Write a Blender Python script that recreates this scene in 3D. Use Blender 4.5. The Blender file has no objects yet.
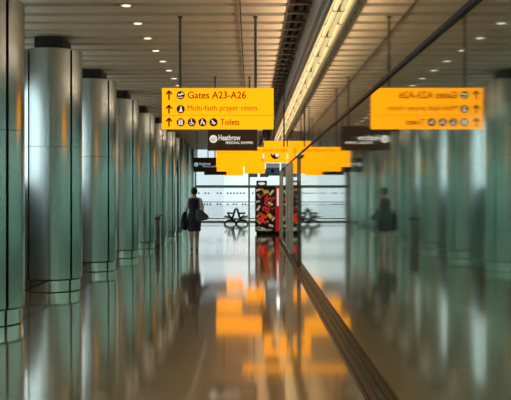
import bpy, bmesh, math, random
from mathutils import Vector, Matrix
random.seed(7)
sc = bpy.context.scene
col = sc.collection
F = 870.0; H = 1.53; U0, V0 = 250.0, 194.5      # focal length in pixels, eye height, vanishing point

# ------------------------------------------------------------------ camera
cam = bpy.data.cameras.new('camera'); co = bpy.data.objects.new('camera', cam); col.objects.link(co)
cam.sensor_width = 36; cam.lens = F/511*36
cam.shift_x = (255.5-U0)/511; cam.shift_y = -(200-V0)/511
co.location = (0, 0, H); co.rotation_euler = (math.pi/2, 0, 0)
cam.clip_start = .05; cam.clip_end = 400
sc.camera = co
# ------------------------------------------------------------------ world, lights, exposure
w = bpy.data.worlds.new('world'); sc.world = w; w.use_nodes = True
bg = w.node_tree.nodes['Background']
bg.inputs[0].default_value = (.86, .97, 1.0, 1); bg.inputs[1].default_value = 4.6
vs = sc.view_settings
vs.view_transform = 'Standard'; vs.look = 'None'; vs.exposure = 0.0; vs.gamma = 1; vs.use_curve_mapping = False
sc.cycles.use_denoising = True
sc.cycles.max_bounces = 10; sc.cycles.glossy_bounces = 8; sc.cycles.transparent_max_bounces = 16
sc.cycles.sample_clamp_indirect = 6; sc.cycles.caustics_reflective = True

TUBE = .85; SIGN = 1.45; DOWN = 1.0; WASH_FILL = 185
# ------------------------------------------------------------------ materials
def mat(name, colr, rough=.5, metal=0., emit=None, es=0., ior=None, aniso=0., noise=None):
    m = bpy.data.materials.new(name); m.use_nodes = True
    nt = m.node_tree; b = nt.nodes['Principled BSDF']
    b.inputs['Base Color'].default_value = (*colr, 1)
    b.inputs['Roughness'].default_value = rough; b.inputs['Metallic'].default_value = metal
    if ior: b.inputs['IOR'].default_value = ior
    if emit:
        b.inputs['Emission Color'].default_value = (*emit, 1); b.inputs['Emission Strength'].default_value = es
    if noise:                      # (scale, amount): gentle procedural variation of the base colour
        n = nt.nodes.new('ShaderNodeTexNoise'); n.inputs['Scale'].default_value = noise[0]; n.inputs['Detail'].default_value = 4
        tc = nt.nodes.new('ShaderNodeTexCoord'); nt.links.new(tc.outputs['Object'], n.inputs['Vector'])
        mr = nt.nodes.new('ShaderNodeMapRange'); mr.inputs['To Min'].default_value = 1-noise[1]; mr.inputs['To Max'].default_value = 1+noise[1]
        mx = nt.nodes.new('ShaderNodeVectorMath'); mx.operation = 'SCALE'; mx.inputs[0].default_value = colr
        nt.links.new(n.outputs['Fac'], mr.inputs['Value']); nt.links.new(mr.outputs[0], mx.inputs['Scale'])
        nt.links.new(mx.outputs[0], b.inputs['Base Color'])
    return m
def srgb(r, g, b):
    f = lambda c: c/12.92 if c <= .04045 else ((c+.055)/1.055)**2.4
    return (f(r/255), f(g/255), f(b/255))

STEEL = mat('brushed_steel', (.50, .54, .52), .24, 1.0)
def steel_setup(m):
    nt = m.node_tree; b = nt.nodes['Principled BSDF']
    tc = nt.nodes.new('ShaderNodeTexCoord'); mp = nt.nodes.new('ShaderNodeMapping'); mp.inputs['Scale'].default_value = (3, 3, 1.2)
    n = nt.nodes.new('ShaderNodeTexNoise'); n.inputs['Scale'].default_value = 1.4; n.inputs['Detail'].default_value = 3
    bp = nt.nodes.new('ShaderNodeBump'); bp.inputs['Strength'].default_value = .05; bp.inputs['Distance'].default_value = .01
    nt.links.new(tc.outputs['Object'], mp.inputs[0]); nt.links.new(mp.outputs[0], n.inputs['Vector'])
    nt.links.new(n.outputs['Fac'], bp.inputs['Height'])
steel_setup(STEEL)
STEELP = mat('polished_steel', (.62, .62, .58), .12, 1.0)
BLACK = mat('matt_black', (.008, .008, .008), .6)
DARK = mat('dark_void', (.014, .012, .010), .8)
CEIL = mat('ceiling_panel', srgb(222, 200, 172), .45, 0, noise=(1.5, .06))
BEIGEBAR = mat('void_bar', srgb(84, 74, 64), .5)
GREY = mat('bulkhead_paint', srgb(175, 172, 164), .5, noise=(2, .05))
ORANGE = mat('sign_orange', srgb(240, 150, 0), .35, emit=(1, .34, 0), es=SIGN)
BROWN = mat('sign_brown', srgb(52, 34, 18), .4, emit=srgb(52, 34, 18), es=.5)  # unlit panel; a faint glow of its own colour is added
INK = mat('brown_lettering', srgb(84, 28, 0), .7)
NAVYS = mat('sign_dark', srgb(26, 30, 30), .4)
WHITEL = mat('white_lettering', srgb(240, 235, 225), .5, emit=srgb(235, 230, 220), es=.85)  # glow added so the lettering stays white on the unlit shop sign
BLUEL = mat('pale_blue_lettering', srgb(190, 215, 235), .5, emit=srgb(170, 200, 230), es=.6)  # glow added to the lettering of the unlit dark signs
ROD = mat('rod_grey', srgb(88, 92, 88), .4, .6)
FRAME = mat('facade_frame', srgb(185, 204, 197), .5, 0)
DOTM = mat('dot_print', srgb(70, 84, 84), .6)
POST = mat('post_aluminium', srgb(225, 215, 205), .4, .3)
BRONZE = mat('bronze_channel', srgb(112, 88, 68), .35, .3, noise=(9, .25))
TUBEM = mat('tube_glow', (1, .9, .7), .4, emit=(1, .74, .38), es=TUBE)
DOWNM = mat('downlight_glow', (1, 1, 1), .4, emit=(1, .88, .68), es=DOWN)
WASH_FILLM = mat('cove_glow', (1, 1, 1), .4, emit=(1, .62, .34), es=14.0)
GREENW = mat('green_wall', srgb(96, 150, 132), .6, noise=(.8, .1))
DIMW = mat('dim_wall', srgb(165, 166, 154), .6, noise=(.7, .1))
LOWW = mat('sill_wall', srgb(104, 116, 126), .6)
GROUND = mat('apron_concrete', srgb(225, 228, 226), .9, noise=(.2, .05))

def floor_mat():
    m = bpy.data.materials.new('polished_terrazzo'); m.use_nodes = True
    nt = m.node_tree; b = nt.nodes['Principled BSDF']; L = nt.links.new
    tc = nt.nodes.new('ShaderNodeTexCoord')
    br = nt.nodes.new('ShaderNodeTexBrick'); br.offset = 0; br.squash = 1
    br.inputs['Scale'].default_value = 1; br.inputs['Brick Width'].default_value = .6; br.inputs['Row Height'].default_value = .6
    br.inputs['Mortar Size'].default_value = .006; br.inputs['Mortar Smooth'].default_value = .2
    c0 = srgb(214, 172, 120)
    br.inputs['Color1'].default_value = (*c0, 1); br.inputs['Color2'].default_value = (*[x*.93 for x in c0], 1)
    br.inputs['Mortar'].default_value = (*srgb(60, 52, 42), 1)
    mp = nt.nodes.new('ShaderNodeMapping'); mp.inputs['Location'].default_value = (.10+6, 6, 0)
    L(tc.outputs['Object'], mp.inputs[0]); L(mp.outputs[0], br.inputs['Vector'])
    n = nt.nodes.new('ShaderNodeTexNoise'); n.inputs['Scale'].default_value = 60; n.inputs['Detail'].default_value = 5
    L(tc.outputs['Object'], n.inputs['Vector'])
    mr = nt.nodes.new('ShaderNodeMapRange'); mr.inputs['To Min'].default_value = .8; mr.inputs['To Max'].default_value = 1.2
    L(n.outputs['Fac'], mr.inputs['Value'])
    mx = nt.nodes.new('ShaderNodeVectorMath'); mx.operation = 'SCALE'
    L(br.outputs['Color'], mx.inputs[0]); L(mr.outputs[0], mx.inputs['Scale']); L(mx.outputs[0], b.inputs['Base Color'])
    b.inputs['Roughness'].default_value = .5; b.inputs['Specular IOR Level'].default_value = 0
    gl = nt.nodes.new('ShaderNodeBsdfGlossy'); gl.inputs['Color'].default_value = (.97, .95, .92, 1); gl.inputs['Roughness'].default_value = .07
    lw = nt.nodes.new('ShaderNodeLayerWeight'); lw.inputs['Blend'].default_value = .5
    mm = nt.nodes.new('ShaderNodeMapRange'); mm.inputs['From Min'].default_value = .6; mm.inputs['From Max'].default_value = .95
    mm.inputs['To Min'].default_value = .10; mm.inputs['To Max'].default_value = .90
    mix = nt.nodes.new('ShaderNodeMixShader'); L(lw.outputs['Facing'], mm.inputs['Value']); L(mm.outputs[0], mix.inputs[0])
    g2 = nt.nodes.new('ShaderNodeBsdfGlossy'); g2.inputs['Color'].default_value = (.9, .8, .66, 1); g2.inputs['Roughness'].default_value = .27
    m2 = nt.nodes.new('ShaderNodeMixShader'); m2.inputs[0].default_value = .52
    L(b.outputs[0], m2.inputs[1]); L(g2.outputs[0], m2.inputs[2]); L(m2.outputs[0], mix.inputs[1]); L(gl.outputs[0], mix.inputs[2]); L(mix.outputs[0], nt.nodes['Material Output'].inputs[0])
    # very slight unevenness of the slabs
    n2 = nt.nodes.new('ShaderNodeTexNoise'); n2.inputs['Scale'].default_value = 1.1; n2.inputs['Detail'].default_value = 2
    L(tc.outputs['Object'], n2.inputs['Vector'])
    bp = nt.nodes.new('ShaderNodeBump'); bp.inputs['Strength'].default_value = .03; bp.inputs['Distance'].default_value = .02
    L(n2.outputs['Fac'], bp.inputs['Height']); L(bp.outputs[0], gl.inputs['Normal'])
    return m
FLOOR = floor_mat()

def glass_mat(name, tint, refl, f0, f1, rough=.0, power=1.0):
    """coated pane: mirror-like at a glancing angle, see-through head on (layer weight facing)"""
    m = bpy.data.materials.new(name); m.use_nodes = True
    nt = m.node_tree; L = nt.links.new
    for n in list(nt.nodes): nt.nodes.remove(n)
    out = nt.nodes.new('ShaderNodeOutputMaterial'); mix = nt.nodes.new('ShaderNodeMixShader')
    tr = nt.nodes.new('ShaderNodeBsdfTransparent'); tr.inputs[0].default_value = (*tint, 1)
    gl = nt.nodes.new('ShaderNodeBsdfGlossy'); gl.inputs['Color'].default_value = (*refl, 1); gl.inputs['Roughness'].default_value = rough
    lw = nt.nodes.new('ShaderNodeLayerWeight'); lw.inputs['Blend'].default_value = .5
    mr = nt.nodes.new('ShaderNodeMapRange'); mr.inputs['From Min'].default_value = f0[0]; mr.inputs['From Max'].default_value = f1[0]
    mr.inputs['To Min'].default_value = f0[1]; mr.inputs['To Max'].default_value = f1[1]
    L(lw.outputs['Facing'], mr.inputs['Value']); L(mr.outputs[0], mix.inputs[0])
    L(tr.outputs[0], mix.inputs[1]); L(gl.outputs[0], mix.inputs[2]); L(mix.outputs[0], out.inputs[0])
    return m
MIRROR = glass_mat('coated_glass', (.72, .80, .76), (.90, .93, .88), (.42, .10), (.95, .93), .035)
PANE = glass_mat('solar_glass', (.49, .50, .495), (.9, .95, .95), (.3, .06), (1, .6), 0)
PANEG = glass_mat('grey_glass', (.445, .46, .465), (.9, .95, .95), (.3, .06), (1, .6), 0)

SIDEG = glass_mat('side_glass', (.70, .735, .745), (.9, .95, .95), (.3, .06), (1, .6), 0)
GREENG2 = glass_mat('pale_green_glass', (.33, .40, .37), (.9, .95, .95), (.3, .06), (1, .6), 0)
GREENG = glass_mat('green_glass', (.295, .37, .335), (.9, .95, .95), (.3, .06), (1, .6), 0)
# ------------------------------------------------------------------ mesh helpers
def box(bm, x0, x1, y0, y1, z0, z1, M=None):
    vs_ = [bm.verts.new(p) for p in ((x0,y0,z0),(x1,y0,z0),(x1,y1,z0),(x0,y1,z0),(x0,y0,z1),(x1,y0,z1),(x1,y1,z1),(x0,y1,z1))]
    if M:
        for v in vs_: v.co = M @ v.co
    for f in ((0,3,2,1),(4,5,6,7),(0,1,5,4),(1,2,6,5),(2,3,7,6),(3,0,4,7)): bm.faces.new([vs_[i] for i in f])
def rbox(bm, x0, x1, y0, y1, z0, z1, r=.01, seg=2, M=None):
    t = bmesh.new(); box(t, x0, x1, y0, y1, z0, z1)
    bmesh.ops.bevel(t, geom=t.edges[:], offset=r, segments=seg, affect='EDGES', profile=.5)
    merge(bm, t, M)
def merge(bm, t, M=None):
    mp = {}
    for v in t.verts: mp[v] = bm.verts.new((M @ v.co) if M else v.co)
    for f in t.faces:
        nf = bm.faces.new([mp[v] for v in f.verts]); nf.smooth = f.smooth
    t.free()
def cyl(bm, p0, p1, r0, r1=None, n=16, caps=True):
    r1 = r0 if r1 is None else r1
    p0, p1 = Vector(p0), Vector(p1); d = (p1-p0).normalized()
    a = d.orthogonal().normalized(); b = d.cross(a)
    A, B = [], []
    for i in range(n):
        t = 2*math.pi*i/n; o = a*math.cos(t)+b*math.sin(t)
        A.append(bm.verts.new(p0+o*r0)); B.append(bm.verts.new(p1+o*r1))
    for i in range(n):
        f = bm.faces.new((A[i], A[(i+1) % n], B[(i+1) % n], B[i])); f.smooth = True
    if caps:
        bm.faces.new(A[::-1]); bm.faces.new(B)
def tube(bm, pts, r, n=8, closed=False):
    pts = [Vector(p) for p in pts]; rings = []; N = len(pts); up = None
    for i, p in enumerate(pts):
        d = (pts[(i+1) % N]-pts[i-1]) if closed else (pts[min(i+1, N-1)]-pts[max(i-1, 0)])
        d.normalize()
        if up is None: up = d.orthogonal().normalized()
        a = (up-d*up.dot(d)).normalized(); up = a; b = d.cross(a)
        rings.append([bm.verts.new(p+(a*math.cos(2*math.pi*k/n)+b*math.sin(2*math.pi*k/n))*r) for k in range(n)])
    for i in range(N if closed else N-1):
        A, B = rings[i], rings[(i+1) % N]
        for k in range(n):
            f = bm.faces.new((A[k], A[(k+1) % n], B[(k+1) % n], B[k])); f.smooth = True
    if not closed:
        bm.faces.new(rings[0][::-1]); bm.faces.new(rings[-1])
def obj(name, bm, m, parent=None, kind=None):
    bmesh.ops.recalc_face_normals(bm, faces=bm.faces[:])
    for e in bm.edges:
        if len(e.link_faces) != 2 or e.calc_face_angle(0) > .6: e.smooth = False
    me = bpy.data.meshes.new(name); bm.to_mesh(me); bm.free()
    ms = m if isinstance(m, (list, tuple)) else [m]
    for q in ms: me.materials.append(q)
    o = bpy.data.objects.new(name, me); col.objects.link(o)
    if parent: o.parent = parent
    if kind: o['kind'] = kind
    return o
def bobj(name, b, m, parent=None, kind=None, r=0):
    bm = bmesh.new()
    if r: rbox(bm, *b, r=r)
    else: box(bm, *b)
    return obj(name, bm, m, parent, kind)
def tag(o, label, cat, group=None):
    o['label'] = label; o['category'] = cat
    if group: o['group'] = group
    return o
def thing(name, label, cat, loc=(0, 0, 0), rz=0, group=None):
    o = bpy.data.objects.new(name, None); col.objects.link(o); o.location = loc; o.rotation_euler = (0, 0, rz)
    o.empty_display_size = .2
    return tag(o, label, cat, group)
def copy_tree(o, parent=None):
    c = o.copy(); col.objects.link(c); c.parent = parent
    for ch in list(o.children): copy_tree(ch, c)
    return c
def X(u, Y): return (u-U0)*Y/F
def Z(v, Y): return H-(v-V0)*Y/F
ORD = ['first', 'second', 'third', 'fourth', 'fifth', 'sixth', 'seventh', 'eighth', 'ninth', 'tenth', 'eleventh', 'twelfth', 'thirteenth',
       'fourteenth', 'fifteenth', 'sixteenth', 'seventeenth', 'eighteenth', 'nineteenth', 'twentieth', 'twenty-first', 'twenty-second']

def text_obj(name, s, x0, x1, z0, z1, y, m, parent, bold=0., rot=0., shear=0., off=(0, 0)):
    """lettering fitted into x0..x1, z0..z1 on the plane y (front faces -Y)"""
    cu = bpy.data.curves.new('t', 'FONT'); cu.body = s; cu.size = 1; cu.offset = bold; cu.extrude = .01; cu.shear = shear; cu.resolution_u = 4
    to = bpy.data.objects.new('t', cu); col.objects.link(to)
    bpy.context.view_layer.update()
    me = bpy.data.meshes.new_from_object(to.evaluated_get(bpy.context.evaluated_depsgraph_get()))
    bpy.data.objects.remove(to); bpy.data.curves.remove(cu)
    xs = [v.co.x for v in me.vertices]; ys = [v.co.y for v in me.vertices]
    a, b, c, d = min(xs), max(xs), min(ys), max(ys)
    w_, h_ = x1-x0, z1-z0; cx, cz = (x0+x1)/2, (z0+z1)/2
    for v in me.vertices:
        px = ((v.co.x-a)/(b-a)-.5)*w_; pz = ((v.co.y-c)/(d-c)-.5)*h_; pd = v.co.z
        px += off[0]; pz += off[1]
        if rot: px, pz = px*math.cos(rot)-pz*math.sin(rot), px*math.sin(rot)+pz*math.cos(rot)
        v.co = (cx+px, y-.002-pd*.2, cz+pz)
    me.name = name; me.materials.clear(); me.materials.append(m)
    o = bpy.data.objects.new(name, me); col.objects.link(o); o.parent = parent
    return o
def poly(bm, pts, y, t=.003):
    """flat shape in the XZ plane with thickness t, front at y-t"""
    A = [bm.verts.new((p[0], y-t, p[1])) for p in pts]; B = [bm.verts.new((p[0], y, p[1])) for p in pts]
    n = len(pts); bm.faces.new(A); bm.faces.new(B[::-1])
    for i in range(n): bm.faces.new((A[i], B[i], B[(i+1) % n], A[(i+1) % n]))
def disc(bm, cx, cz, r, y, t=.004, n=28):
    poly(bm, [(cx+r*math.cos(2*math.pi*i/n), cz+r*math.sin(2*math.pi*i/n)) for i in range(n)], y, t)
def seg(bm, a, b, wd, y, t=.003):
    a, b = Vector(a), Vector(b); d = (b-a).normalized(); n = Vector((-d.y, d.x))*wd/2
    poly(bm, [a+n, a-n, b-n, b+n], y, t)

# ================================================================== LARGE STRUCTURE
YN, YE, XL, XG, XR = -9.0, 48.3, -5.6, .957, 3.6
ZC = H+2.50
GY1 = 30.0                                  # far end of the glass partition
bobj('floor', (XL-.3, 9, YN, YE+.05, -.2, 0), FLOOR, None, 'structure')
bobj('ground', (-60, 60, YE+.06, 160, -.5, -.25), GROUND, None, 'structure')
bobj('ground_side', (-60, XL-.31, -40, YE+.05, -.5, -.25), GROUND, None, 'structure')
# ceiling of cross panels, 0.6 m module, dark joints
bm = bmesh.new(); y = YN
while y < YE-.1:
    box(bm, XL, .498, y+.14, y+.56, ZC, ZC+.03)
    box(bm, XL, .498, y+.12, y+.14, ZC-.012, ZC+.05)
    y += .6
obj('ceiling', bm, CEIL, None, 'structure')
bobj('ceiling_track', (-.137, -.122, YN, YE-.3, ZC-.03, ZC-.012), DARK, None, 'structure')
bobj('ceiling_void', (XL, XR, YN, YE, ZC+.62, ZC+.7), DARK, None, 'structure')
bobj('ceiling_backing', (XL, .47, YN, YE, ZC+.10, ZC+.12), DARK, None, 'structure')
bobj('trim_1', (.498, .512, YN, YE, ZC-.02, ZC+.14), BEIGEBAR, None, 'structure')     # edge of the ceiling along the void
bm = bmesh.new(); y = YN+.3
while y < YE-.3:
    box(bm, .5, .835, y, y+.05, ZC+.06, ZC+.09)
    y += .6
obj('void_crossbars', bm, BEIGEBAR, None, 'structure')
bm = bmesh.new()
for xx, zz, rr in ((.60, ZC+.32, .07), (.74, ZC+.25, .04), (.68, ZC+.45, .05)): cyl(bm, (xx, YN, zz), (xx, YE, zz), rr, n=12)
obj('void_pipes', bm, DARK, None, 'structure')
# bulkhead face, soffit above the tubes
ZS = H+2.04
bm = bmesh.new(); box(bm, .832, .852, YN, YE, ZS, ZC+.62); box(bm, .832, .875, YN, YE, ZS-.012, ZS)
obj('bulkhead', bm, GREY, None, 'structure')
bobj('soffit', (.852, XG+.35, YN, YE, ZS+.16, ZS+.19), CEIL, None, 'structure')
bobj('bulkhead_room_side', (XG+.34, XG+.36, YN, GY1, ZS, ZC+.62), GREY, None, 'structure')
# end facade
def facade_bar(bm, x0, x1, z0, z1, d=.06): box(bm, x0, x1, YE-d, YE+d, z0, z1)
fb = bmesh.new()
xs = [X(192, YE)+k*3.17 for k in range(-1, 2)]
for x_ in xs: box(fb, x_-.045, x_+.045, YE-.09, YE+.05, 0, ZC+.1)
zz = lambda v: Z(v, YE)
facade_bar(fb, XL, 2.6, zz(187.9), zz(185.2), .08)
facade_bar(fb, XL, 2.6, zz(202.4), zz(201.6), .04)
facade_bar(fb, XL, 2.6, zz(218.9), zz(218.0), .05)
facade_bar(fb, XL, 2.6, 0, .07, .08)
obj('facade_frame', fb, FRAME, None, 'structure')
k = 0
cuts = [XL] + [x_ for x_ in xs] + [7.5]
cuts = sorted(set([XL] + [x_ for x_ in xs if x_ > XL] + [X(214, YE), X(224, YE), 2.6]))
for a, b in zip(cuts[:-1], cuts[1:]):
    k += 1
    grey = b <= X(224.5, YE) and a > X(185, YE)
    o = bobj('window_%d' % k, (a, b, YE-.012, YE+.012, .07, ZC+.1), PANEG if grey else PANE, None, 'structure')
    db = bmesh.new(); x_ = a+.25
    for row, v in ((0, 193.2), (1, 204.2)):
        x_ = a+.2
        while x_ < b-.15:
            if random.random() < .8:
                box(db, x_-.045, x_+.045, YE-.018, YE-.013, zz(v)-.04, zz(v)+.04)
            x_ += .165 if row else .18
    obj('safety_dots', db, DOTM, o)
# left outer wall: dark sill wall, glazing above
bobj('wall_left', (XL-.2, XL, YN, YE, 0, 1.75), LOWW, None, 'structure')
bobj('wall_left_header', (XL-.2, XL, YN, YE, 3.5, ZC+.7), DIMW, None, 'structure')
bobj('wall_end_left', (XL, -2.98, YE-.3, YE+.1, 0, ZC+.7), DIMW, None, 'structure')
bobj('wall_left_far', (XL-.2, XL, 25.9, YE, 1.75, 3.5), DIMW, None, 'structure')
bobj('window_glazing_left', (XL-.11, XL-.09, YN, 25.9, 1.75, 3.5), SIDEG, None, 'structure')
bm = bmesh.new(); y = YN+.6
while y < 25.5:
    box(bm, XL-.16, XL-.02, y-.05, y+.05, 1.75, 3.5); y += 3.6
obj('window_mullions_left', bm, FRAME, None, 'structure')
# wall behind the photographer, walls of the room beyond the partition
bobj('wall_back', (XL, XR+.2, YN-.2, YN, 2.9, ZC+.7), DIMW, None, 'structure')
bobj('window_back', (XL, XR+.2, YN-.1, YN-.08, .3, 2.9), GREENG, None, 'structure')  # unseen green glazing added for daylight and green in the columns
bobj('wall_back_sill', (XL, XR+.2, YN-.2, YN, 0, .3), DIMW, None, 'structure')
bobj('wall_right', (XR, XR+.2, YN, GY1+3, 2.9, ZC+.7), DIMW, None, 'structure')
bobj('window_right', (XR+.09, XR+.11, YN, GY1+3, .3, 2.9), GREENG, None, 'structure')  # added out of view so the columns pick up green light
bobj('wall_right_sill', (XR, XR+.2, YN, GY1+3, 0, .3), DIMW, None, 'structure')
bobj('wall_right_far', (2.6, 2.8, GY1+1.2, YE+.1, 2.9, ZC+.7), DIMW, None, 'structure')  # unseen wall added to keep sky light off the far columns
bobj('window_far_right', (2.69, 2.71, GY1+1.2, YE+.1, .3, 2.9), GREENG2, None, 'structure')  # unseen pane added to give the far end greenish light
bobj('wall_right_far_sill', (2.6, 2.8, GY1+1.2, YE+.1, 0, .3), DIMW, None, 'structure')  # lower part of the added light-blocking wall
bobj('wall_partition_end', (XG+.5, XR, GY1+1.0, GY1+1.2, 0, ZC+.7), GREENW, None, 'structure')
# ---- glass partition: lower panes, rail, upper panes, floor channel
ZR = H+.8355                                  # height of the dark rail
SP = math.atan(.004)                         # the partition runs a touch out of line with the ceiling
def splay(o): o.location = (XG, 0, 0); o.rotation_euler = (0, 0, -SP); return o
splay(bobj('floor_channel', (-.125, -.012, YN, GY1, 0, .012), BRONZE, None, 'structure'))
for i, xx in enumerate((-.10, -.07, -.035)):
    splay(bobj('trim_%d' % (i+2), (xx, xx+.007, YN, GY1, .0121, .017), BLACK if i != 1 else BRONZE, None, 'structure'))
splay(bobj('window_partition_lower', (0, .012, YN, GY1, .013, ZR-.012), MIRROR, None, 'structure'))
splay(bobj('window_partition_upper', (0, .012, YN, GY1, ZR+.012, ZS+.16), MIRROR, None, 'structure'))
splay(bobj('partition_rail', (-.016, .012, YN, GY1, ZR-.012, ZR+.012), BLACK, None, 'structure'))
POSTS = [(29.9, .035, .06, POST), (24.6, .03, .045, POST), (22.2, .03, .055, POST), (18.3, .016, .035, ROD)]
for i, (py, wd, dp, m_) in enumerate(POSTS):
    bm = bmesh.new(); rbox(bm, -.004-dp, -.003, py-wd, py+wd, .018, ZR-.02, r=.006)
    splay(tag(obj('partition_post', bm, m_), ['slim grey metal post at the far end of the glass partition', 'slim grey metal post just behind the widest partition post',
        'widest grey metal post of the glass partition', 'thin dark post of the glass partition nearest to the viewer'][i], 'post', 'posts along the glass partition'))
# added channel and fill lamp on the plain bulkhead, to warm the ceiling edge
ZK = ZS+.10
bm = bmesh.new(); box(bm, .785, .831, YN, GY1+6, ZK-.03, ZK-.02); box(bm, .785, .788, YN, GY1+6, ZK-.02, ZK-.006)
cv = tag(obj('cove_light', bm, GREY), 'narrow grey lamp channel running along the side of the grey bulkhead', 'light')
la = bpy.data.lights.new('cove_lamp', 'AREA'); la.shape = 'RECTANGLE'; la.size = .03; la.size_y = GY1+4-YN; la.energy = WASH_FILL; la.color = (1, .76, .53); la.spread = math.radians(125)
lo = bpy.data.objects.new('cove_lamp', la); col.objects.link(lo); lo.parent = cv
lo.location = (.812, (GY1+4+YN)/2, ZK-.004); lo.rotation_euler = (0, math.radians(90+32), 0)
CX_ = -3.12
# dark rail joining the columns low down, on their corridor side
bm = bmesh.new(); cyl(bm, (CX_, 9.95, .2), (CX_, 43.2, .2), .014, n=8)
tag(obj('kick_rail', bm, BLACK), 'thin dark rail running low between the steel columns', 'rail')

# ================================================================== COLUMNS
CX, CR, CT = -3.165, .464, H+2.285
def arc_panel(a0, a1, z0, z1, r, th=.02, n=20):
    bm = bmesh.new(); rows = []
    for i in range(n+1):
        a = a0+(a1-a0)*i/n; c, s = math.cos(a), math.sin(a)
        rows.append([bm.verts.new((c*r, s*r, z0)), bm.verts.new((c*r, s*r, z1)), bm.verts.new((c*(r-th), s*(r-th), z1)), bm.verts.new((c*(r-th), s*(r-th), z0))])
    for i in range(n):
        A, B = rows[i], rows[i+1]
        for q in range(4):
            f = bm.faces.new((A[q], B[q], B[(q+1) % 4], A[(q+1) % 4])); f.smooth = (q == 0)
    bm.faces.new(rows[0]); bm.faces.new(rows[-1][::-1])
    return bm
def make_column():
    t = thing('steel_column', '', 'column')
    bm = bmesh.new(); cyl(bm, (0, 0, .0), (0, 0, CT-.02), CR-.045, n=48); obj('core', bm, BLACK, t)
    g = .019/CR; JZ = H+.75
    for q in range(4):
        a0 = math.radians(-40+90*q)+g; a1 = math.radians(50+90*q)-g
        obj('cladding_panel', arc_panel(a0, a1, .205, JZ-.003, CR), STEEL, t)
        obj('cladding_panel', arc_panel(a0, a1, JZ+.003, CT, CR), STEEL, t)
        obj('plinth_panel', arc_panel(a0, a1, .012, .182, CR-.03), STEELP, t)
    bobj('top_cap', (-.44*.7, .44*.7, -.44*.7, .44*.7, CT-.02, CT-.005), BLACK, t)
    bobj('neck_box', (-.22, .22, -.32, .32, CT-.005, ZC-.02), BLACK, t)
    return t
c0 = make_column()
for k in range(10):
    c = c0 if k == 0 else copy_tree(c0)
    c.location = (CX, 10.37+3.6*k, 0)
    nm = {0: 'nearest brushed steel column, cut off by the left edge of the picture', 1: 'broad brushed steel column with an orange glint, second from the near end',
          9: 'farthest brushed steel column of the left row, nearest to the end windows'}.get(k, 'brushed steel column, %s from the near end of the left row' % ORD[k])
    tag(c, nm, 'column', 'steel columns along the left')

# litter bin hidden from direct view, seen in the partition
t = thing('litter_bin', 'dark grey box bin between the columns, seen mostly as its reflection in the glass', 'bin', (-2.90, 26.6, 0))
bobj('body', (-.16, .16, -.16, .16, 0, .74), mat('bin_grey', srgb(105, 114, 112), .4), t, r=.015)
bobj('lid', (-.17, .17, -.17, .17, .741, .84), mat('bin_lid', srgb(44, 50, 50), .35, .6), t, r=.02)
bobj('slot', (.171, .174, -.09, .09, .765, .80), BLACK, t)
# thin barrier frame between columns
bm = bmesh.new(); tube(bm, [(0, 0, 0), (0, 0, .93), (.02, 0, .95), (.11, 0, .95), (.13, 0, .93), (.13, 0, 0)], .014)
o = tag(obj('barrier_hoop', bm, ROD), 'narrow dark metal hoop post standing in front of the fifth left column', 'barrier'); o.location = (X(158, 23.9), 23.9, 0)

# ================================================================== LIGHT TUBES AND DOWNLIGHTS
def make_tube():
    t = thing('tube_light', '', 'light')
    bm = bmesh.new(); rbox(bm, -.021, .021, -.775, .775, -.025, .03, r=.018, seg=3); obj('diffuser', bm, TUBEM, t)
    for s in (-1, 1):
        bm = bmesh.new(); box(bm, -.031, .031, s*.784-.007, s*.784+.007, -.018, .05); obj('end_cap', bm, GREY, t)
    bm = bmesh.new(); box(bm, -.031, .031, -.79, .79, .051, .10); obj('batten', bm, CEIL, t)
    return t
t0 = make_tube(); first = True
for row, (xx, off, nm) in enumerate(((.884, 0, 'beside the grey bulkhead'), (.950, .8, 'beside the glass'))):
    for k in range(17):
        t = t0 if first else copy_tree(t0); first = False
        yy = 8.2+off+1.6*k; gx = XG+.004*yy
        t.location = (gx-.036 if row else (gx-.036+.884)/2-.012, yy, ZS+.05-row*.01)
        if not row: t.location.x = min(t.location.x, gx-.036-.066)
        tag(t, 'warm tube light in the ceiling trough %s, %s from the near end' % (nm, ORD[k]), 'light', 'tube lights in the trough, row '+nm)
def make_down():
    t = thing('downlight', '', 'light')
    bm = bmesh.new(); cyl(bm, (0, 0, -.012), (0, 0, -.002), .085, .09, n=24); obj('trim_ring', bm, GREY, t)
    bm = bmesh.new(); cyl(bm, (0, 0, -.022), (0, 0, -.013), .058, n=24); obj('lens', bm, DOWNM, t)
    return t
d0 = make_down()
for k in range(18):
    d = d0 if k == 0 else copy_tree(d0)
    d.location = (-1.63, 11.45+1.2*k, ZC)
    tag(d, 'small round ceiling downlight, %s from the near end of its row' % ORD[k], 'light', 'ceiling downlights')

# ================================================================== SIGNS
def sign(name, label, cat, Y, u0, u1, vt, vb, m, rods=(), depth=.07, group=None):
    x0, x1, zt, zb = X(u0, Y), X(u1, Y), Z(vt, Y), Z(vb, Y)
    t = thing(name, label, cat, ((x0+x1)/2, Y, zb), 0, group)
    cx = (x0+x1)/2
    bobj('panel', (x0-cx, x1-cx, 0, depth, 0, zt-zb), m, t, r=.004)
    for u in rods:
        bm = bmesh.new(); xr = X(u, Y)-cx
        cyl(bm, (xr, depth/2, zt-zb+.001), (xr, depth/2, ZC-zb-.021), .019, n=10)
        cyl(bm, (xr, depth/2, ZC-zb-.045), (xr, depth/2, ZC-zb-.02), .035, n=12)
        obj('hanging_rod', bm, ROD, t)
    # local converters from pixel to sign coordinates
    return t, (lambda u: X(u, Y)-cx), (lambda v: Z(v, Y)-zb)
G = 'yellow direction signs hanging over the corridor'
YA = F/72.0
t, lx, lz = sign('direction_sign', 'large yellow hanging sign to Gates A23-A26, prayer room and toilets', 'sign', YA, 162, 273.5, 88, 129, ORANGE, (180, 255.5), group=G)
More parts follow.
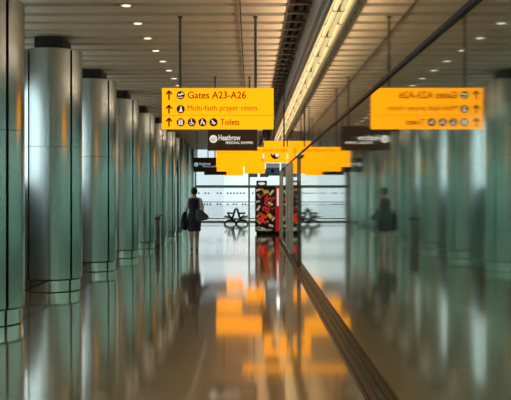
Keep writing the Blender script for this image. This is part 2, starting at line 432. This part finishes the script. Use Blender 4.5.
for v0, v1 in ((90.6, 100), (105, 113.6), (117.9, 126.8)):
    bm = bmesh.new(); x_ = 169.0
    seg(bm, (lx(x_), lz(v1)), (lx(x_), lz(v0+.6)), .022, -.001)
    seg(bm, (lx(x_-3), lz(v0+3.7)), (lx(x_+.25), lz(v0+.1)), .022, -.0012)
    seg(bm, (lx(x_+3), lz(v0+3.7)), (lx(x_-.25), lz(v0+.1)), .022, -.0014)
    obj('arrow', bm, INK, t)
def icon(cu, cv, shapes):
    bm = bmesh.new(); disc(bm, lx(cu), lz(cv), 4.15/72, -.001); i = obj('icon', bm, INK, t)
    bm = bmesh.new()
    for sh in shapes:
        if sh[0] == 'd': disc(bm, lx(cu+sh[1]), lz(cv+sh[2]), sh[3]/72, -.006, .003, 14)
        else: seg(bm, (lx(cu+sh[1]), lz(cv+sh[2])), (lx(cu+sh[3]), lz(cv+sh[4])), sh[5]/72, -.0061-.0002*len(bm.faces), .003)
    obj('pictogram', bm, WHITEL, i)
icon(180.7, 95.2, [('l', -2.6, -.2, 2.9, -1.4, 1.1), ('l', -.6, .4, 1.6, -2.6, .8), ('l', -2.6, 2.1, 2.4, 2.1, .7), ('l', -2.8, -1.5, -2.0, -.2, .7)])
icon(180.7, 109.2, [('d', .3, -2.2, .8), ('l', .3, -1.2, .0, 1.5, 1.7), ('l', -1.6, 2.0, 1.8, 2.0, 1.3), ('l', .3, 1, 1.7, 1.6, 1.2)])
icon(180.7, 122.3, [('d', -1.3, -2.2, .7), ('l', -1.3, -1.4, -1.3, 2.6, 1.5), ('d', 1.3, -2.2, .7), ('l', 1.3, -1.4, 1.3, 2.6, 1.5), ('l', 0, -2.6, 0, 2.6, .3)])
icon(191.8, 122.3, [('d', -.4, -2.5, .7), ('l', -.4, -1.6, -.2, .6, 1.0), ('l', -.2, .6, 1.4, .6, .9), ('l', 1.4, .6, 2.2, 2.2, .8), ('l', -1.6, -.2, -1.8, 1.6, .6), ('l', -1.8, 1.6, -.4, 2.6, .6), ('l', -.4, 2.6, 1.0, 1.8, .6)])
icon(202.5, 122.3, [('d', -.2, -2.3, .8), ('l', -.2, -1.3, -1.2, .8, 1.5), ('l', -1.2, .8, -1.8, 2.4, .9), ('l', .1, -.8, 1.8, .4, .8), ('d', 1.6, 1.3, 1.0)])
icon(213.5, 122.3, [('d', -1.2, -1.8, .8), ('l', -1.0, -.9, .6, .6, 1.5), ('l', .6, .6, 2.2, .9, 1.0), ('l', .4, .8, .8, 2.4, .9), ('l', -2, .6, -1, 1.4, .7)])
text_obj('lettering', 'Gates A23-A26', lx(187.8), lx(246), lz(98.6), lz(91.4), 0, INK, t, .012)
text_obj('lettering', 'Multi-faith prayer room', lx(187.7), lx(257), lz(112.2), lz(105.3), 0, INK, t, 0)
text_obj('lettering', 'Toilets', lx(220.5), lx(239.3), lz(124.9), lz(119.2), 0, INK, t, .012)
bm = bmesh.new(); box(bm, lx(162.3), lx(273.2), -.002, -.0005, lz(115.7), lz(115.2)); obj('divider_line', bm, mat('divider', srgb(226, 150, 0), .5, emit=srgb(226, 145, 0), es=.5), t)

YB = F/47.6
def shop_sign(label, Y, u0, u1, vt, vb, m, lm, rods, s, lead):
    t, lx, lz = sign('shop_sign', label, 'sign', Y, u0, u1, vt, vb, m, rods, group='dark shop signs hanging over the corridor')
    k = s; ou = u0
    cu, cv = ou+5.6*k, vt+12.9*k
    bm = bmesh.new(); disc(bm, lx(cu), lz(cv), 3.9*k*Y/F, -.001); i = obj('logo_disc', bm, lm, t)
    bm = bmesh.new(); r = 1.9*k*Y/F; cxx, czz = lx(cu), lz(cv)
    pts = [(cxx+r*1.05*math.cos(a)*(.9 if a < math.pi else 1), -.007, czz+r*.9*math.sin(a)) for a in [math.pi*.75+q*.3 for q in range(12)]]
    tube(bm, pts, .28*k*Y/F, 6)
    tube(bm, [(cxx-.2*r, -.007, czz-.4*r), (cxx, -.007, czz+.5*r), (cxx+.35*r, -.007, czz-.2*r), (cxx+r, -.007, czz+.9*r)], .26*k*Y/F, 6)
    obj('logo_mark', bm, m, i)
    text_obj('lettering', 'Heathrow', lx(ou+10.8*k), lx(ou+32.6*k), lz(cv+1.4*k), lz(cv-4.2*k), 0, lm, t, .014)
    text_obj('lettering', 'PERSONAL SHOPPER', lx(ou+18*k), lx(ou+45.3*k), lz(cv+5.0*k), lz(cv+2.5*k), 0, lm, t, .012)
shop_sign('dark brown hanging shop sign with white logo and lettering, under the large yellow sign', YB, 207.8, 257.2, 126.1, 150.6, BROWN, WHITEL, (215, 249.5), 1.0, '')
shop_sign('dark hanging shop sign with pale blue lettering, leftmost above the walking person', F/25.5, 193.3, 219.6, 157.6, 171.9, NAVYS, BLUEL, (197, 215), .535, '')
shop_sign('dark hanging shop sign half hidden behind a similar one to its left', F/21.7, 204.2, 226.6, 163.3, 174.9, NAVYS, BLUEL, (208, 222), .455, '')

def plain(label, s, u0, u1, vt, vb, rods, m=ORANGE):
    return sign('direction_sign', label, 'sign', F/s, u0, u1, vt, vb, m, rods, group=G)
t, lx, lz = plain('wide yellow hanging sign directly behind the dark brown shop sign', 31.0, 216.2, 262, 149.2, 166.6, (224, 254))
bm = bmesh.new(); box(bm, lx(216.4), lx(261.8), -.002, -.0005, lz(152.9), lz(152.6)); obj('divider_line', bm, bpy.data.materials['divider'], t)
# slim banner over the corridor ending at the glass
t, lx, lz = plain('slim long yellow banner sign reaching to the glass partition', 42.6, 242.5, 293.4, 147, 153.6, (252, 284))
text_obj('lettering', 'with people lounge', lx(252.5), lx(287), lz(152.3), lz(148.5), 0, mat('faded_ink', srgb(120, 60, 5), .6), t, -.003)
bobj('end_bracket', (lx(292.9), lx(293.4), -.012, .07, lz(153.4), lz(147.6)), INK, t)
t, lx, lz = plain('short yellow hanging sign with dark round symbol, against the glass partition', 35.6, 264, 286.8, 140.9, 162.6, (266, 274))
bm = bmesh.new(); disc(bm, lx(275.3), lz(154.6), 4.6/35.6, -.001); i = obj('icon', bm, INK, t)
bm = bmesh.new(); disc(bm, lx(277.2), lz(155.0), 2.1/35.6, -.006, .003); disc(bm, lx(273.0), lz(154.2), .8/35.6, -.006, .003); obj('pictogram', bm, WHITEL, i)
plain('small yellow hanging sign with thin dark lower edge, left of centre', 26.5, 216.8, 242.2, 157, 171.4, (221, 238))
t, lx, lz = plain('small far yellow sign peeping out lowest, left of centre', 21.5, 223.5, 243.2, 163.4, 175.4, (227, 240))
t, lx, lz = plain('small yellow hanging sign with black square symbol, above the vending machine', 23.5, 244.6, 264.8, 158.5, 173.4, (249, 260))
bobj('icon', (lx(261.2), lx(263.0), -.004, -.001, lz(161), lz(158.8)), INK, t)

# ceiling-hung screens near the end
def screen(label, s, u0, u1, vt, vb):
    Y = F/s; x0, x1 = X(u0, Y), X(u1, Y); cx = (x0+x1)/2; zb = Z(vb, Y); h = Z(vt, Y)-zb; w2 = (x1-x0)/2
    t = thing('hanging_screen', label, 'screen', (cx, Y, zb), 0, 'hanging flight screens')
    bobj('housing', (-w2, w2, 0, .12, 0, h), mat('screen_case', srgb(60, 66, 70), .4), t, r=.01)
    bobj('display', (-w2*.9, w2*.9, -.004, -.001, h*.08, h*.62), mat('display_blue', srgb(30, 40, 50), .3, emit=srgb(70, 95, 115), es=.4), t)
    bobj('header', (-w2*.95, w2*.95, -.004, -.001, h*.66, h*.95), mat('display_header', srgb(150, 165, 170), .4, emit=srgb(150, 165, 170), es=.5), t)
    bm = bmesh.new()
    for q in (-.5, .5): cyl(bm, (w2*q, .06, h+.001), (w2*q, .06, ZC-zb-.021), .015, n=8)
    obj('hanger', bm, ROD, t)
    return t
t = screen('largest hanging screen with a pale header, right above the vending machine', 24.0, 266.2, 279.6, 163.6, 175.6)
bobj('camera_dome', (-.08, .06, -.08, -.005, .12, .26), BLACK, t, r=.03)
screen('small dark hanging screen, left of the two behind the yellow signs', 20.5, 248.6, 257.6, 169, 177)
screen('small dark hanging screen between the larger screen and the left one', 20.5, 260, 268.6, 169, 177)

# ================================================================== VENDING MACHINE
YM = F/26.1
RED = mat('vending_red', srgb(190, 20, 28), .3, emit=srgb(200, 22, 30), es=.45)
VBLK = mat('vending_black', srgb(28, 24, 24), .3)
x0, x1 = X(255.2, YM), X(281.5, YM); vw = x1-x0
t = thing('vending_machine', 'black and red chocolate bar vending machine at the end of the glass partition', 'vending machine', (x0, YM, 0))
ml = lambda u: X(u, YM)-x0
mz = lambda v: Z(v, YM)
bobj('body', (0, vw, .02, .85, .10, mz(186.2)), VBLK, t, r=.015)
bobj('base', (.05, vw-.05, .08, .8, 0, .098), BLACK, t)
bobj('front_panel', (ml(255.4), ml(275.2), -.012, .019, .12, mz(186.8)), VBLK, t, r=.006)
rp = bobj('control_panel', (ml(275.5), ml(281.4), -.012, .019, .12, mz(186.6)), RED, t, r=.006)
rp['label'] = 'red side strip with pale window'
bobj('display_window', (ml(276.9), ml(278.8), -.016, -.0125, mz(206), mz(188.5)), mat('pale_lamp', srgb(240, 235, 225), .4, emit=srgb(240, 232, 220), es=.7), t)
bobj('dispensing_flap', (ml(258), ml(272), -.016, -.0125, .14, .20), STEELP, t)
# topper: small light box with an oval
tp = bobj('topper', (ml(256.4), ml(267), .05, .3, mz(186.1), mz(180.6)), mat('topper_grey', srgb(130, 130, 128), .4), t, r=.02)
bm = bmesh.new(); poly(bm, [((ml(261.7))+.13*math.cos(a)*(1), mz(183.6)+.055*math.sin(a)) for a in [q*math.pi/12 for q in range(24)]], .048, .004)
obj('topper_window', bm, WHITEL, tp)
# wrappers scattered over the front
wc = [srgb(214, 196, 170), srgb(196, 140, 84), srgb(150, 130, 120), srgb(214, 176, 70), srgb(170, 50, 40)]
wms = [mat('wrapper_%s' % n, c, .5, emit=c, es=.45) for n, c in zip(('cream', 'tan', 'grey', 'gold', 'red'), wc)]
bm = bmesh.new(); fm = []
for (u, v, a, ln, wd, mi) in ((258, 190, .3, 3.4, 1.6, 0), (262.5, 189.6, -.5, 3, 1.4, 1), (266, 191.8, .2, 4, 2.4, 3), (271.5, 192.5, .9, 4.4, 1.6, 0), (259, 196, -1.0, 3.8, 1.6, 2),
        (263, 195, .4, 3.6, 1.6, 4), (258, 201.5, .2, 3, 1.3, 0), (273, 199, 1.1, 2.8, 1.3, 1), (270.3, 203.6, -.5, 4, 1.6, 0), (258.5, 208, 1.0, 4.2, 1.6, 0), (273, 208.5, .4, 2.8, 1.3, 4),
        (258.2, 215.5, .9, 3.6, 1.4, 1), (269.8, 215.7, -.8, 4.2, 2.6, 3), (273.2, 219, 1.0, 3, 1.3, 0), (259, 221.5, -.8, 4, 2.2, 1), (266.5, 222, .4, 3.2, 1.6, 2), (271, 225.5, -.3, 3.4, 1.6, 0),
        (258, 228, .4, 3.6, 1.8, 2), (263.4, 229, -.4, 3.8, 1.7, 0), (268.5, 229.8, .7, 3.2, 1.5, 4), (266, 197.6, 1.2, 2.6, 1.2, 0)):
    M = Matrix.Translation((ml(u), -.0145, mz(v))) @ Matrix.Rotation(-a, 4, 'Y'); s = .68/26.1
    n0 = len(bm.faces); box(bm, -ln*s, ln*s, 0, .0018, -wd*s, wd*s, M); bm.faces.ensure_lookup_table()
    for f in bm.faces[n0:]: f.material_index = mi
obj('wrapper_graphics', bm, wms, t)
REDL = mat('logo_red', srgb(240, 60, 44), .4, emit=srgb(240, 60, 44), es=.3); GOLD = mat('logo_edge', srgb(250, 200, 170), .4)
q = YM/F
for nm, mm_, yy, bo, gr in (('logo_lettering_outline', VBLK, -.0165, .05, .7), ('logo_lettering', REDL, -.0195, .02, 0)):
    for ch, a_, b_, hh, oz in (('M', -14, -4.2, 9.6, .3), ('ars', -3.2, 14, 7.6, -.4)):
        text_obj(nm, ch, ml(265.4)-((b_-a_)/2+gr)*q, ml(265.4)+((b_-a_)/2+gr)*q, mz(209.2)-(hh/2+gr)*q, mz(209.2)+(hh/2+gr)*q, yy, mm_, t, bo,
                 rot=math.radians(72), shear=.25, off=((a_+b_)/2*q, oz*q))

# ================================================================== BENCH at the end windows
YBn = F/19.7
BF = mat('bench_frame', srgb(18, 34, 38), .4, .0); BS = mat('bench_seat', srgb(30, 44, 50), .5)
t = thing('waiting_bench', 'dark back-to-back waiting bench seen from its end, before the end windows', 'bench', (X(236, YBn), YBn, 0))
P = .55
for k in range(4):
    yy = k*P
    for s in (-1, 1):
        bm = bmesh.new(); tube(bm, [(s*(.31+.29*math.cos(a)), yy, .012+.19*math.sin(a)) for a in [math.pi*q/12 for q in range(13)]], .03); obj('leg_hoop', bm, BF, t)
        bm = bmesh.new(); tube(bm, [(s*.12, yy, .56), (s*.46, yy, .57), (s*.34, yy, .40), (s*.22, yy, .27), (s*.13, yy, .50), (s*.12, yy, .56)], .028); obj('armrest', bm, BF, t)
    bm = bmesh.new(); tube(bm, [(-.25, yy, .2), (-.14, yy, .42), (0, yy, .85), (.14, yy, .42), (.25, yy, .2)], .03); obj('back_frame', bm, BF, t)
for k in range(3):
    for s in (-1, 1):
        y0_, y1_ = k*P+.03, (k+1)*P-.03
        M = Matrix.Translation((s*.37, 0, .37)) @ Matrix.Rotation(s*-.12, 4, 'Y')
        bm = bmesh.new(); rbox(bm, -.24, .24, y0_, y1_, -.03, .03, r=.02, M=M); obj('seat', bm, BS, t)
        M = Matrix.Translation((s*.13, 0, .60)) @ Matrix.Rotation(s*-.28, 4, 'Y')
        bm = bmesh.new(); rbox(bm, -.02, .02, y0_, y1_, -.19, .2, r=.015, M=M); obj('backrest', bm, BS, t)
bm = bmesh.new(); box(bm, -.3, .3, 0, 3*P, .215, .25); obj('beam', bm, BF, t)

# ================================================================== PERSON, walking away
SKIN = mat('skin', srgb(222, 172, 146), .5); HAIR = mat('dark_hair', srgb(36, 24, 20), .5); NAVY = mat('navy_cloth', srgb(32, 38, 58), .7, noise=(8, .15))
SHIRT = mat('white_cotton', srgb(242, 244, 250), .7); BAG = mat('grey_leather', srgb(82, 84, 92), .45); SHOE = mat('black_leather', srgb(14, 13, 14), .3)
JACKET = mat('dark_jacket', srgb(20, 22, 30), .8, noise=(9, .2))
def skin(name, verts, edges, radii, m, parent, sub=2, root=0):
    me = bpy.data.meshes.new(name); me.from_pydata([Vector(v) for v in verts], edges, []); me.update()
    o = bpy.data.objects.new(name, me); col.objects.link(o)
    md = o.modifiers.new('s', 'SKIN'); md.use_smooth_shade = True
    for i, sv in enumerate(me.skin_vertices[0].data):
        r = radii[i]; sv.radius = r if isinstance(r, tuple) else (r, r); sv.use_root = (i == root)
    sd = o.modifiers.new('d', 'SUBSURF'); sd.levels = sd.render_levels = sub
    bpy.context.view_layer.update()
    m2 = bpy.data.meshes.new_from_object(o.evaluated_get(bpy.context.evaluated_depsgraph_get()))
    bpy.data.objects.remove(o)
    m2.name = name; m2.materials.clear(); m2.materials.append(m)
    for p in m2.polygons: p.use_smooth = True
    o = bpy.data.objects.new(name, m2); col.objects.link(o); o.parent = parent
    return o
def loft(rings, n=28, cap=True):
    """rings: (cx, cy, z, rx, ry)"""
    bm = bmesh.new(); R = []
    for cx, cy, z, rx, ry in rings:
        R.append([bm.verts.new((cx+rx*math.cos(2*math.pi*i/n), cy+ry*math.sin(2*math.pi*i/n), z)) for i in range(n)])
    for a, b in zip(R[:-1], R[1:]):
        for i in range(n):
            f = bm.faces.new((a[i], a[(i+1) % n], b[(i+1) % n], b[i])); f.smooth = True
    if cap: bm.faces.new(R[0][::-1]); bm.faces.new(R[-1])
    return bm
YP = F/37.6
pr = thing('person', 'person in navy dress and white sleeves walking away, grey bag on the shoulder', 'person', (X(194.2, YP), YP, 0))
# body (one continuous surface): 0 pelvis,1 waist,2 chest,3 neck base,4 neck,5 head low,6 head mid,7 head top
V = [(0, 0, .93), (0, 0, 1.08), (0, .0, 1.28), (0, .01, 1.41), (0, .015, 1.48), (0, .03, 1.54), (0, .03, 1.61), (0, .02, 1.67),
     (-.085, 0, .86), (-.075, -.02, .50), (-.06, -.13, .13), (-.06, -.11, .06), (-.06, -.03, .025),      # left leg, trailing, heel up
     (.085, .01, .86), (.075, .06, .50), (.07, .10, .12), (.07, .115, .06), (.07, .20, .025),            # right leg, ahead
     (-.17, .0, 1.39), (-.215, .01, 1.14), (-.20, .06, .94),                                           # left arm
     (.17, .0, 1.39), (.225, -.02, 1.15), (.215, .10, 1.02)]                                            # right arm, on the bag
E = [(0, 1), (1, 2), (2, 3), (3, 4), (4, 5), (5, 6), (6, 7), (0, 8), (8, 9), (9, 10), (10, 11), (11, 12), (0, 13), (13, 14), (14, 15), (15, 16), (16, 17),
     (3, 18), (18, 19), (19, 20), (3, 21), (21, 22), (22, 23)]
R = [(.14, .10), (.105, .08), (.13, .09), (.075, .06), .048, .062, (.076, .09), .045,
     .086, .064, .042, .040, .032, .086, .064, .042, .040, .032, .052, .038, .026, .052, .038, .026]
body = skin('body', V, E, R, SKIN, pr)
# hands: palm, four fingers, thumb, each a tapered chain
def hand(p, s, name):
    x, y, z = p
    vs_ = [(x, y, z), (x, y+.01, z-.045), (x, y+.02, z-.085)]; es_ = [(0, 1), (1, 2)]; rs = [(.022, .022), (.018, .034), (.014, .034)]
    for q, ln in enumerate((.062, .072, .068, .052)):
        dy = -.028+.019*q; b = len(vs_)
        vs_ += [(x, y+.02+dy, z-.095), (x-s*.008, y+.026+dy, z-.095-ln*.55), (x-s*.024, y+.03+dy, z-.095-ln)]
        es_ += [(2, b), (b, b+1), (b+1, b+2)]; rs += [.009, .0085, .007]
    b = len(vs_); vs_ += [(x-s*.01, y+.05, z-.055), (x-s*.018, y+.065, z-.09)]; es_ += [(1, b), (b, b+1)]; rs += [.011, .009]
    return skin(name, vs_, es_, rs, SKIN, pr, 1)
hand((-.20, .062, .955), -1, 'hand'); hand((.215, .105, 1.035), 1, 'hand')
# face on the far side of the head
bm = bmesh.new(); bmesh.ops.create_uvsphere(bm, u_segments=14, v_segments=10, radius=.011)
for v in bm.verts: v.co = Vector((v.co.x, v.co.y*1.5, v.co.z*1.6))+Vector((0, .128, 1.592))
obj('nose', bm, SKIN, pr)
for s in (-1, 1):
    bm = bmesh.new(); bmesh.ops.create_uvsphere(bm, u_segments=10, v_segments=8, radius=.011)
    for v in bm.verts: v.co += Vector((s*.03, .108, 1.613))
    obj('eye', bm, SHOE, pr)
    bm = bmesh.new(); bmesh.ops.create_uvsphere(bm, u_segments=10, v_segments=8, radius=.028)
    for v in bm.verts: v.co = Vector((v.co.x*.3, v.co.y*.6, v.co.z))+Vector((s*.079, .03, 1.595))
    obj('ear', bm, SKIN, pr)
bm = bmesh.new(); rbox(bm, -.022, .022, .110, .120, 1.548, 1.558, r=.004); obj('mouth', bm, mat('lips', srgb(150, 70, 66), .5), pr)
# hair: cap plus bun
bm = bmesh.new(); bmesh.ops.create_uvsphere(bm, u_segments=24, v_segments=16, radius=1)
for v in bm.verts:
    p = v.co.copy(); back = max(0, -p.y)
    v.co = Vector((p.x*.088, p.y*.105-.0, p.z*.105-.0*back))+Vector((0, .012, 1.622))
for f in bm.faces: f.smooth = True
cut = [v for v in bm.verts if v.co.y > .075 and v.co.z < 1.66]
bmesh.ops.delete(bm, geom=cut, context='VERTS')
hr = obj('hair', bm, HAIR, pr)
bm = bmesh.new(); bmesh.ops.create_uvsphere(bm, u_segments=16, v_segments=12, radius=.042)
for v in bm.verts: v.co = Vector((v.co.x*1.15, v.co.y*.9, v.co.z*1.0))+Vector((0, -.105, 1.655))
for f in bm.faces: f.smooth = True
obj('bun', bm, HAIR, hr)
# shirt sleeves and collar
for s, e in ((-1, (-.215, .01, 1.15)), (1, (.222, -.018, 1.16))):
    bm = bmesh.new(); cyl(bm, (s*.145, 0, 1.405), (e[0], e[1], e[2]), .062, .052, n=18); obj('shirt_sleeve', bm, SHIRT, pr)
obj('shirt_collar', loft([(0, .0, 1.405, .085, .07), (0, .008, 1.45, .058, .055)]), SHIRT, pr)
# navy dress: bodice and skirt in one lofted shell
obj('dress', loft([(0, .0, .555, .172, .15), (0, 0, .60, .176, .152), (0, 0, .75, .182, .15), (0, 0, .90, .180, .142), (0, 0, 1.0, .155, .122), (0, 0, 1.09, .135, .105),
                   (0, 0, 1.22, .155, .115), (0, 0, 1.32, .168, .115), (0, 0, 1.385, .165, .10), (0, .003, 1.425, .105, .08), (0, .005, 1.436, .07, .06)]), NAVY, pr)
# shoes with heels, built around each foot
def shoe(ax, ay, az, tx, ty, tz):
    bm = bmesh.new()
    me_v = [(ax, ay-.035, az+.0), (ax, ay+.02, az-.015), ((ax+tx)/2, (ay+ty)/2, (az+tz)/2-.008), (tx, ty-.02, tz), (tx, ty+.05, tz-.004)]
    return skin('shoe', me_v, [(0, 1), (1, 2), (2, 3), (3, 4)], [.036, .041, .038, .042, .028], SHOE, pr, 2)
sh = shoe(-.06, -.12, .085, -.06, -.02, .042)
bm = bmesh.new(); cyl(bm, (-.06, -.145, .10), (-.06, -.185, .045), .022, .012, n=10); obj('heel', bm, SHOE, sh)
sh = shoe(.07, .11, .075, .07, .20, .034)
bm = bmesh.new(); cyl(bm, (.07, .085, .07), (.07, .08, .002), .022, .012, n=10); obj('heel', bm, SHOE, sh)

# shoulder bag (held): things of their own
bx, by = pr.location.x, pr.location.y
t = thing('shoulder_bag', 'slouchy grey shoulder bag carried at the right hip of the person', 'bag', (bx+.225, by-.185, .84))
bm = bmesh.new(); Rg = []
prof = [(0, .13, .03), (.03, .165, .055), (.10, .17, .065), (.19, .13, .055), (.27, .08, .035), (.315, .045, .02)]
shf = [.02, .02, .012, -.01, -.03, -.05]
b2 = loft([(shf[i], 0, z, rx, ry) for i, (z, rx, ry) in enumerate(prof)], 24)
M = Matrix.Rotation(math.radians(-12), 4, 'Y'); merge(bm, b2, M); obj('bag_body', bm, BAG, t)
bm = bmesh.new(); tube(bm, [(-.09, .02, .31), (-.10, .01, .42), (-.09, .05, .56), (-.075, .14, .60), (-.07, .24, .52), (-.06, .22, .36), (-.06, .06, .28)], .012); obj('strap', bm, BAG, t)
t = thing('folded_jacket', 'dark jacket hanging over the left forearm of the person', 'jacket', (bx-.262, by+.0, .58))
obj('jacket_body', loft([(.02, 0, 0, .05, .06), (.0, 0, .05, .078, .10), (-.01, 0, .2, .085, .115), (-.005, 0, .36, .07, .10), (.01, 0, .46, .05, .08), (.015, 0, .49, .03, .05)]), JACKET, t)
